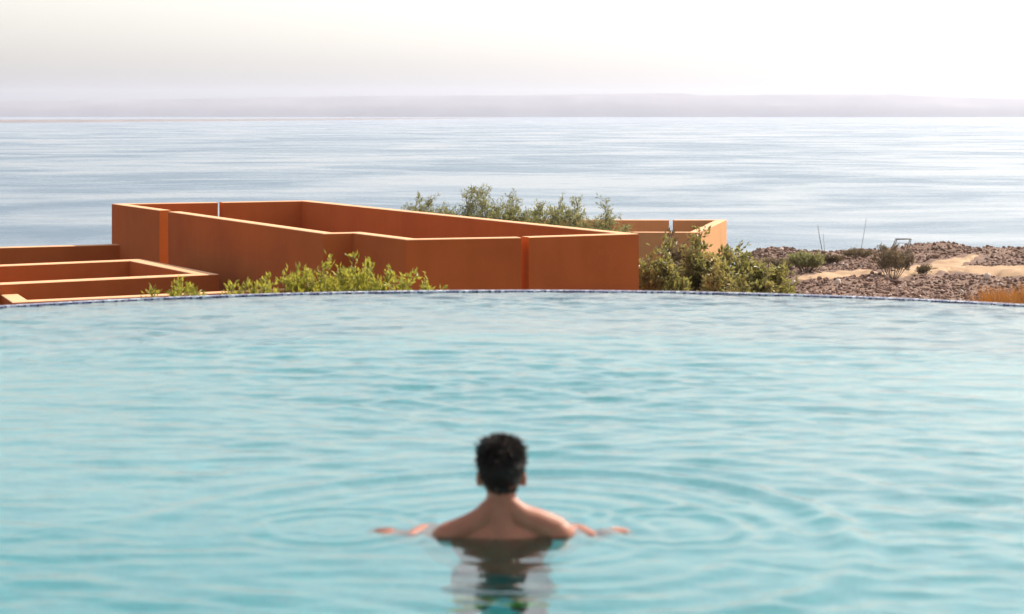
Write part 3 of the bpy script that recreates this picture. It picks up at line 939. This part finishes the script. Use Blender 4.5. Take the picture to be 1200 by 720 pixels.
def remeshed(name, B, mat, voxel, smooth, parent=None):
    me = bpy.data.meshes.new(name + '_raw')
    me.from_pydata(B.V, [], B.F); me.update()
    bm = bmesh.new(); bm.from_mesh(me); bmesh.ops.recalc_face_normals(bm, faces=bm.faces); bm.to_mesh(me); bm.free()
    tmp = bpy.data.objects.new(name + '_raw', me); C.objects.link(tmp)
    md = tmp.modifiers.new('r', 'REMESH'); md.mode = 'VOXEL'; md.voxel_size = voxel; md.use_smooth_shade = True
    sm = tmp.modifiers.new('s', 'SMOOTH'); sm.factor = 0.5; sm.iterations = smooth
    dg = bpy.context.evaluated_depsgraph_get(); dg.update()
    res = bpy.data.meshes.new_from_object(tmp.evaluated_get(dg))
    res.name = name
    bpy.data.objects.remove(tmp)
    o = bpy.data.objects.new(name, res); C.objects.link(o)
    res.materials.clear(); res.materials.append(mat)
    res.polygons.foreach_set('use_smooth', [True] * len(res.polygons))
    if parent: o.parent = parent
    return o

def swimmer():
    B = Body()
    k = 28
    def ring(z, cy_, rx, ry, cx_=0.0, pw=2.3):
        row = []
        for j in range(k):
            t = 2 * math.pi * j / k
            c, s_ = math.cos(t), math.sin(t)
            row.append((cx_ + rx * math.copysign(abs(c) ** (2 / pw), c), cy_ + ry * math.copysign(abs(s_) ** (2 / pw), s_), z))
        return row
    # trunk
    B.rings([ring(-0.70, 0.0, 0.12, 0.09), ring(-0.64, 0.0, 0.165, 0.115), ring(-0.56, -0.005, 0.170, 0.118), ring(-0.46, 0.0, 0.152, 0.10), ring(-0.38, 0.0, 0.146, 0.097),
             ring(-0.28, 0.0, 0.160, 0.105), ring(-0.18, 0.0, 0.178, 0.112), ring(-0.09, 0.0, 0.186, 0.108), ring(-0.02, -0.005, 0.178, 0.092), ring(0.03, -0.01, 0.125, 0.07), ring(0.06, -0.012, 0.07, 0.055)])
    # neck and trapezius
    B.limb([(0, -0.005, 0.21), (0, -0.012, 0.13), (0, -0.018, 0.06), (0, -0.02, -0.02)], [0.052, 0.053, 0.060, 0.075], 20)
    for sg, dz in ((-1, -0.012), (1, 0.012)):
        B.limb([(sg * 0.028, -0.025, 0.125), (sg * 0.070, -0.02, 0.078 + dz * 0.5), (sg * 0.130, -0.01, 0.046 + dz), (sg * 0.190, 0.0, 0.017 + dz)], [0.036, 0.046, 0.050, 0.054], 16)
        B.ellip((sg * 0.206, 0.0, -0.008 + dz), (0.058, 0.062, 0.064))
        # shoulder blade and chest
        B.ellip((sg * 0.095, -0.075, -0.09), (0.065, 0.035, 0.085))
        B.ellip((sg * 0.085, 0.075, -0.10), (0.085, 0.045, 0.07))
        B.ellip((sg * 0.034, -0.088, -0.14), (0.028, 0.026, 0.16))
        # arm
        sh = Vector((sg * 0.205, 0.0, -0.03 + dz)); el = Vector((sg * 0.268, 0.22, -0.030)); wr_ = Vector((sg * 0.325, 0.02, -0.006))
        B.limb([sh, sh.lerp(el, 0.45) + Vector((sg * 0.01, 0, 0)), el], [0.052, 0.047, 0.038])
        B.limb([el, el.lerp(wr_, 0.35), wr_], [0.038, 0.041, 0.026])
        # hand: palm, four fingers, thumb, held flat at the surface
        d = Vector((sg * 0.80, 0.48, 0.12)).normalized()
        up = Vector((0, 0, 1)); s_ = d.cross(up).normalized() * (-1); nrm = s_.cross(d).normalized()
        if nrm.z < 0: nrm = -nrm
        for w_ in (-0.028, -0.010, 0.010, 0.028):
            B.limb([wr_ + s_ * w_ * 0.55, wr_ + d * 0.045 + s_ * w_, wr_ + d * 0.092 + s_ * w_ * 1.12], [0.017, 0.0155, 0.012], 10)
        for w_, L_ in ((-0.034, 0.060), (-0.0115, 0.076), (0.0115, 0.080), (0.034, 0.070)):
            st = wr_ + d * 0.088 + s_ * w_
            sp = s_ * w_ * 0.35
            B.limb([st, st + d * L_ * 0.4 + sp * 0.4 + nrm * 0.003, st + d * L_ * 0.75 + sp * 0.8 - nrm * 0.003, st + d * L_ + sp - nrm * 0.013], [0.0095, 0.0088, 0.008, 0.0068], 10)
        tb = wr_ + d * 0.025 + s_ * 0.022
        B.limb([tb, tb + d * 0.030 + s_ * 0.026 - nrm * 0.004, tb + d * 0.058 + s_ * 0.040 - nrm * 0.010], [0.014, 0.011, 0.008], 10)
        # leg and foot
        FOOT = PDEP - 0.016
        hip = Vector((sg * 0.085, 0.0, -0.66)); kn = Vector((sg * 0.10, 0.03, -1.00)); an = Vector((sg * 0.105, -0.02, -FOOT + 0.085))
        B.limb([hip, hip.lerp(kn, 0.5), kn], [0.088, 0.073, 0.054])
        B.limb([kn, kn.lerp(an, 0.35) + Vector((0, -0.014, 0)), an], [0.054, 0.055, 0.036])
        zf = -FOOT
        B.limb([an + Vector((0, -0.02, -0.045)), (sg * 0.112, 0.07, zf + 0.034), (sg * 0.122, 0.15, zf + 0.022), (sg * 0.124, 0.185, zf + 0.018)], [0.036, 0.034, 0.026, 0.016])
        # ear
        rot = Matrix.Rotation(sg * R(18), 3, 'Z')
        B.ellip((sg * 0.078, 0.012, 0.212), (0.013, 0.021, 0.031), rot, 14, 10)
        B.ellip((sg * 0.083, 0.002, 0.218), (0.009, 0.010, 0.022), rot, 12, 8)
    # head: cranium, face, jaw, brow, nose, lips
    B.ellip((0, 0.012, 0.245), (0.077, 0.095, 0.096), nu=28, nv=18)
    B.ellip((0, 0.050, 0.205), (0.063, 0.062, 0.085), nu=24, nv=14)
    B.ellip((0, 0.070, 0.150), (0.045, 0.040, 0.030))
    B.ellip((0, 0.104, 0.240), (0.045, 0.012, 0.010))
    B.limb([(0, 0.108, 0.232), (0, 0.122, 0.206), (0, 0.124, 0.193)], [0.008, 0.011, 0.013], 10)
    B.ellip((0, 0.110, 0.168), (0.024, 0.008, 0.006)); B.ellip((0, 0.108, 0.158), (0.020, 0.008, 0.007))
    for sg in (-1, 1): B.ellip((sg * 0.05, 0.072, 0.195), (0.022, 0.022, 0.02))
    body = remeshed('person', B, M['skin'], 0.0052, 4)
    body.location = (MANX, MANY, -0.016)
    tag(body, 'bare backed man with short dark curly hair, shoulder deep in the pool with arms spread', 'person')
    # eyes
    for sg in (-1, 1):
        e = Body(); e.ellip((sg * 0.031, 0.098, 0.226), (0.012, 0.010, 0.009))
        obj('eye', e.V, e.F, M['eye'], body, True)
    # hair: scalp shell following the skull, clipped at hairline, plus curls
    H = Body()
    r = np.random.default_rng(3)
    shell_c = Vector((0, 0.004, 0.250)); sr = (0.084, 0.098, 0.088)
    nu, nv = 48, 30
    HV, HF = [], []
    def hairline(th):      # lowest z of the hair for azimuth th (0 = right, +pi/2 = front)
        f = math.sin(th)
        return 0.165 if f < -0.35 else (0.165 + (f + 0.35) / 0.5 * 0.055 if f < 0.15 else 0.22 + min(1, (f - 0.15) / 0.5) * 0.075)
    idx = {}
    for i in range(nv + 1):
        for j in range(nu):
            th = 2 * math.pi * j / nu
            zl_ = hairline(th)
            top = shell_c.z + sr[2]
            z = top - (top - zl_) * (i / nv) ** 1.25
            c = (z - shell_c.z) / sr[2]
            rho = math.sqrt(max(0, 1 - c * c)) ** 0.62
            if c < 0: rho = max(rho, 0.80) * (1 - 0.10 * abs(c))
            side = max(0, 1 - i / nv)
            bump_ = 0.004 * noise.noise(Vector((th * 4, z * 60, 0)))
            taper = 0.90 + 0.10 * min(1, side * 2.2)
            HV.append((shell_c.x + (sr[0] * taper + bump_) * rho * math.cos(th), shell_c.y + (sr[1] * taper + bump_) * rho * math.sin(th), z + bump_ * 0.5))
    for i in range(nv):
        for j in range(nu):
            HF.append((i * nu + j, i * nu + (j + 1) % nu, (i + 1) * nu + (j + 1) % nu, (i + 1) * nu + j))
    hair = obj('hair', HV, HF, M['hair'], body, True)
    CB_V, CB_F = [], []
    def curl(p, nrm_, L_, r0):
        b = len(CB_V)
        u = nrm_.cross(Vector((0.2, 0.5, 0.8))).normalized(); v = nrm_.cross(u)
        ph = r.uniform(0, 6.28); n = 9
        lean = Vector((r.normal(0, 0.4), r.normal(0, 0.4), 0.15))
        pts = []
        for i in range(n):
            t = i / (n - 1)
            a = ph + t * 5.2
            pts.append(p + (nrm_ + lean * t * 0.8) * L_ * t + (u * math.cos(a) + v * math.sin(a)) * 0.0065 * t)
        for i in range(n):
            d = (pts[min(i + 1, n - 1)] - pts[max(i - 1, 0)]).normalized()
            uu = d.cross(Vector((0.4, 0.1, 0.9))).normalized(); w_ = d.cross(uu)
            rr = r0 * (1 - 0.6 * (i / (n - 1)))
            for q_ in range(5):
                a = 2 * math.pi * q_ / 5
                CB_V.append(tuple(pts[i] + rr * (math.cos(a) * uu + math.sin(a) * w_)))
        for i in range(n - 1):
            for q_ in range(5):
                CB_F.append((b + i * 5 + q_, b + i * 5 + (q_ + 1) % 5, b + (i + 1) * 5 + (q_ + 1) % 5, b + (i + 1) * 5 + q_))
    for i in range(1500):
        j = int(r.integers(0, nu)); ii = int(min(nv - 1, abs(r.normal(0, 0.45)) * nv))
        th = 2 * math.pi * (j + r.uniform(0, 1)) / nu
        v0 = Vector(HV[ii * nu + j])
        nn = Vector(((v0.x - shell_c.x) / sr[0] ** 2, (v0.y - shell_c.y) / sr[1] ** 2, (v0.z - shell_c.z) / sr[2] ** 2)).normalized()
        topness = max(0, nn.z)
        L_ = (0.006 + 0.018 * topness) * r.uniform(0.4, 1.6)
        curl(v0 - nn * 0.003, nn, L_, 0.0042)
    np_mesh('curls', np.array(CB_V), np.array(CB_F), M['hair'], hair)
    # swim shorts with a lime hem, a shell over hips and thighs
    S = Body()
    S.rings([ring(-0.50, 0.0, 0.163, 0.112), ring(-0.56, 0.0, 0.180, 0.128), ring(-0.64, 0.0, 0.182, 0.130), ring(-0.71, 0.0, 0.165, 0.115)])
    for sg in (-1, 1):
        S.limb([(sg * 0.085, 0, -0.66), (sg * 0.092, 0.012, -0.78), (sg * 0.098, 0.02, -0.88)], [0.100, 0.098, 0.094], 20)
    sh_ = remeshed('shorts', S, M['shorts'], 0.008, 3, body)
    for sg in (-1, 1):
        t = Body(); t.limb([(sg * 0.097, 0.02, -0.865), (sg * 0.099, 0.022, -0.90)], [0.100, 0.099], 20)
        remeshed('hem', t, M['hem'], 0.008, 1, sh_)
    return body
swimmer()

# ------------------------------------------------------------------ haze: one closed box round everything
def haze():
    m = bpy.data.materials.new('sea_haze'); m.use_nodes = True
    nt = m.node_tree
    nt.nodes.remove(nt.nodes['Principled BSDF'])
    pv = nt.nodes.new('ShaderNodeVolumePrincipled')
    pv.inputs['Color'].default_value = (0.80, 0.83, 1.0, 1)
    pv.inputs['Density'].default_value = 5.6e-5
    pv.inputs['Anisotropy'].default_value = 0.35
    nt.links.new(pv.outputs[0], nt.nodes['Material Output'].inputs['Volume'])
    x, y0, y1, z0, z1 = 17000, -450, 15500, -48.0, 140.0
    V = [(-x, y0, z0), (x, y0, z0), (x, y1, z0), (-x, y1, z0), (-x, y0, z1), (x, y0, z1), (x, y1, z1), (-x, y1, z1)]
    F = [(0, 3, 2, 1), (4, 5, 6, 7), (0, 1, 5, 4), (1, 2, 6, 5), (2, 3, 7, 6), (3, 0, 4, 7)]
    o = obj('haze', V, F, m)
    tag(o, 'thin pale sea haze over the whole view', kind='stuff')
haze()
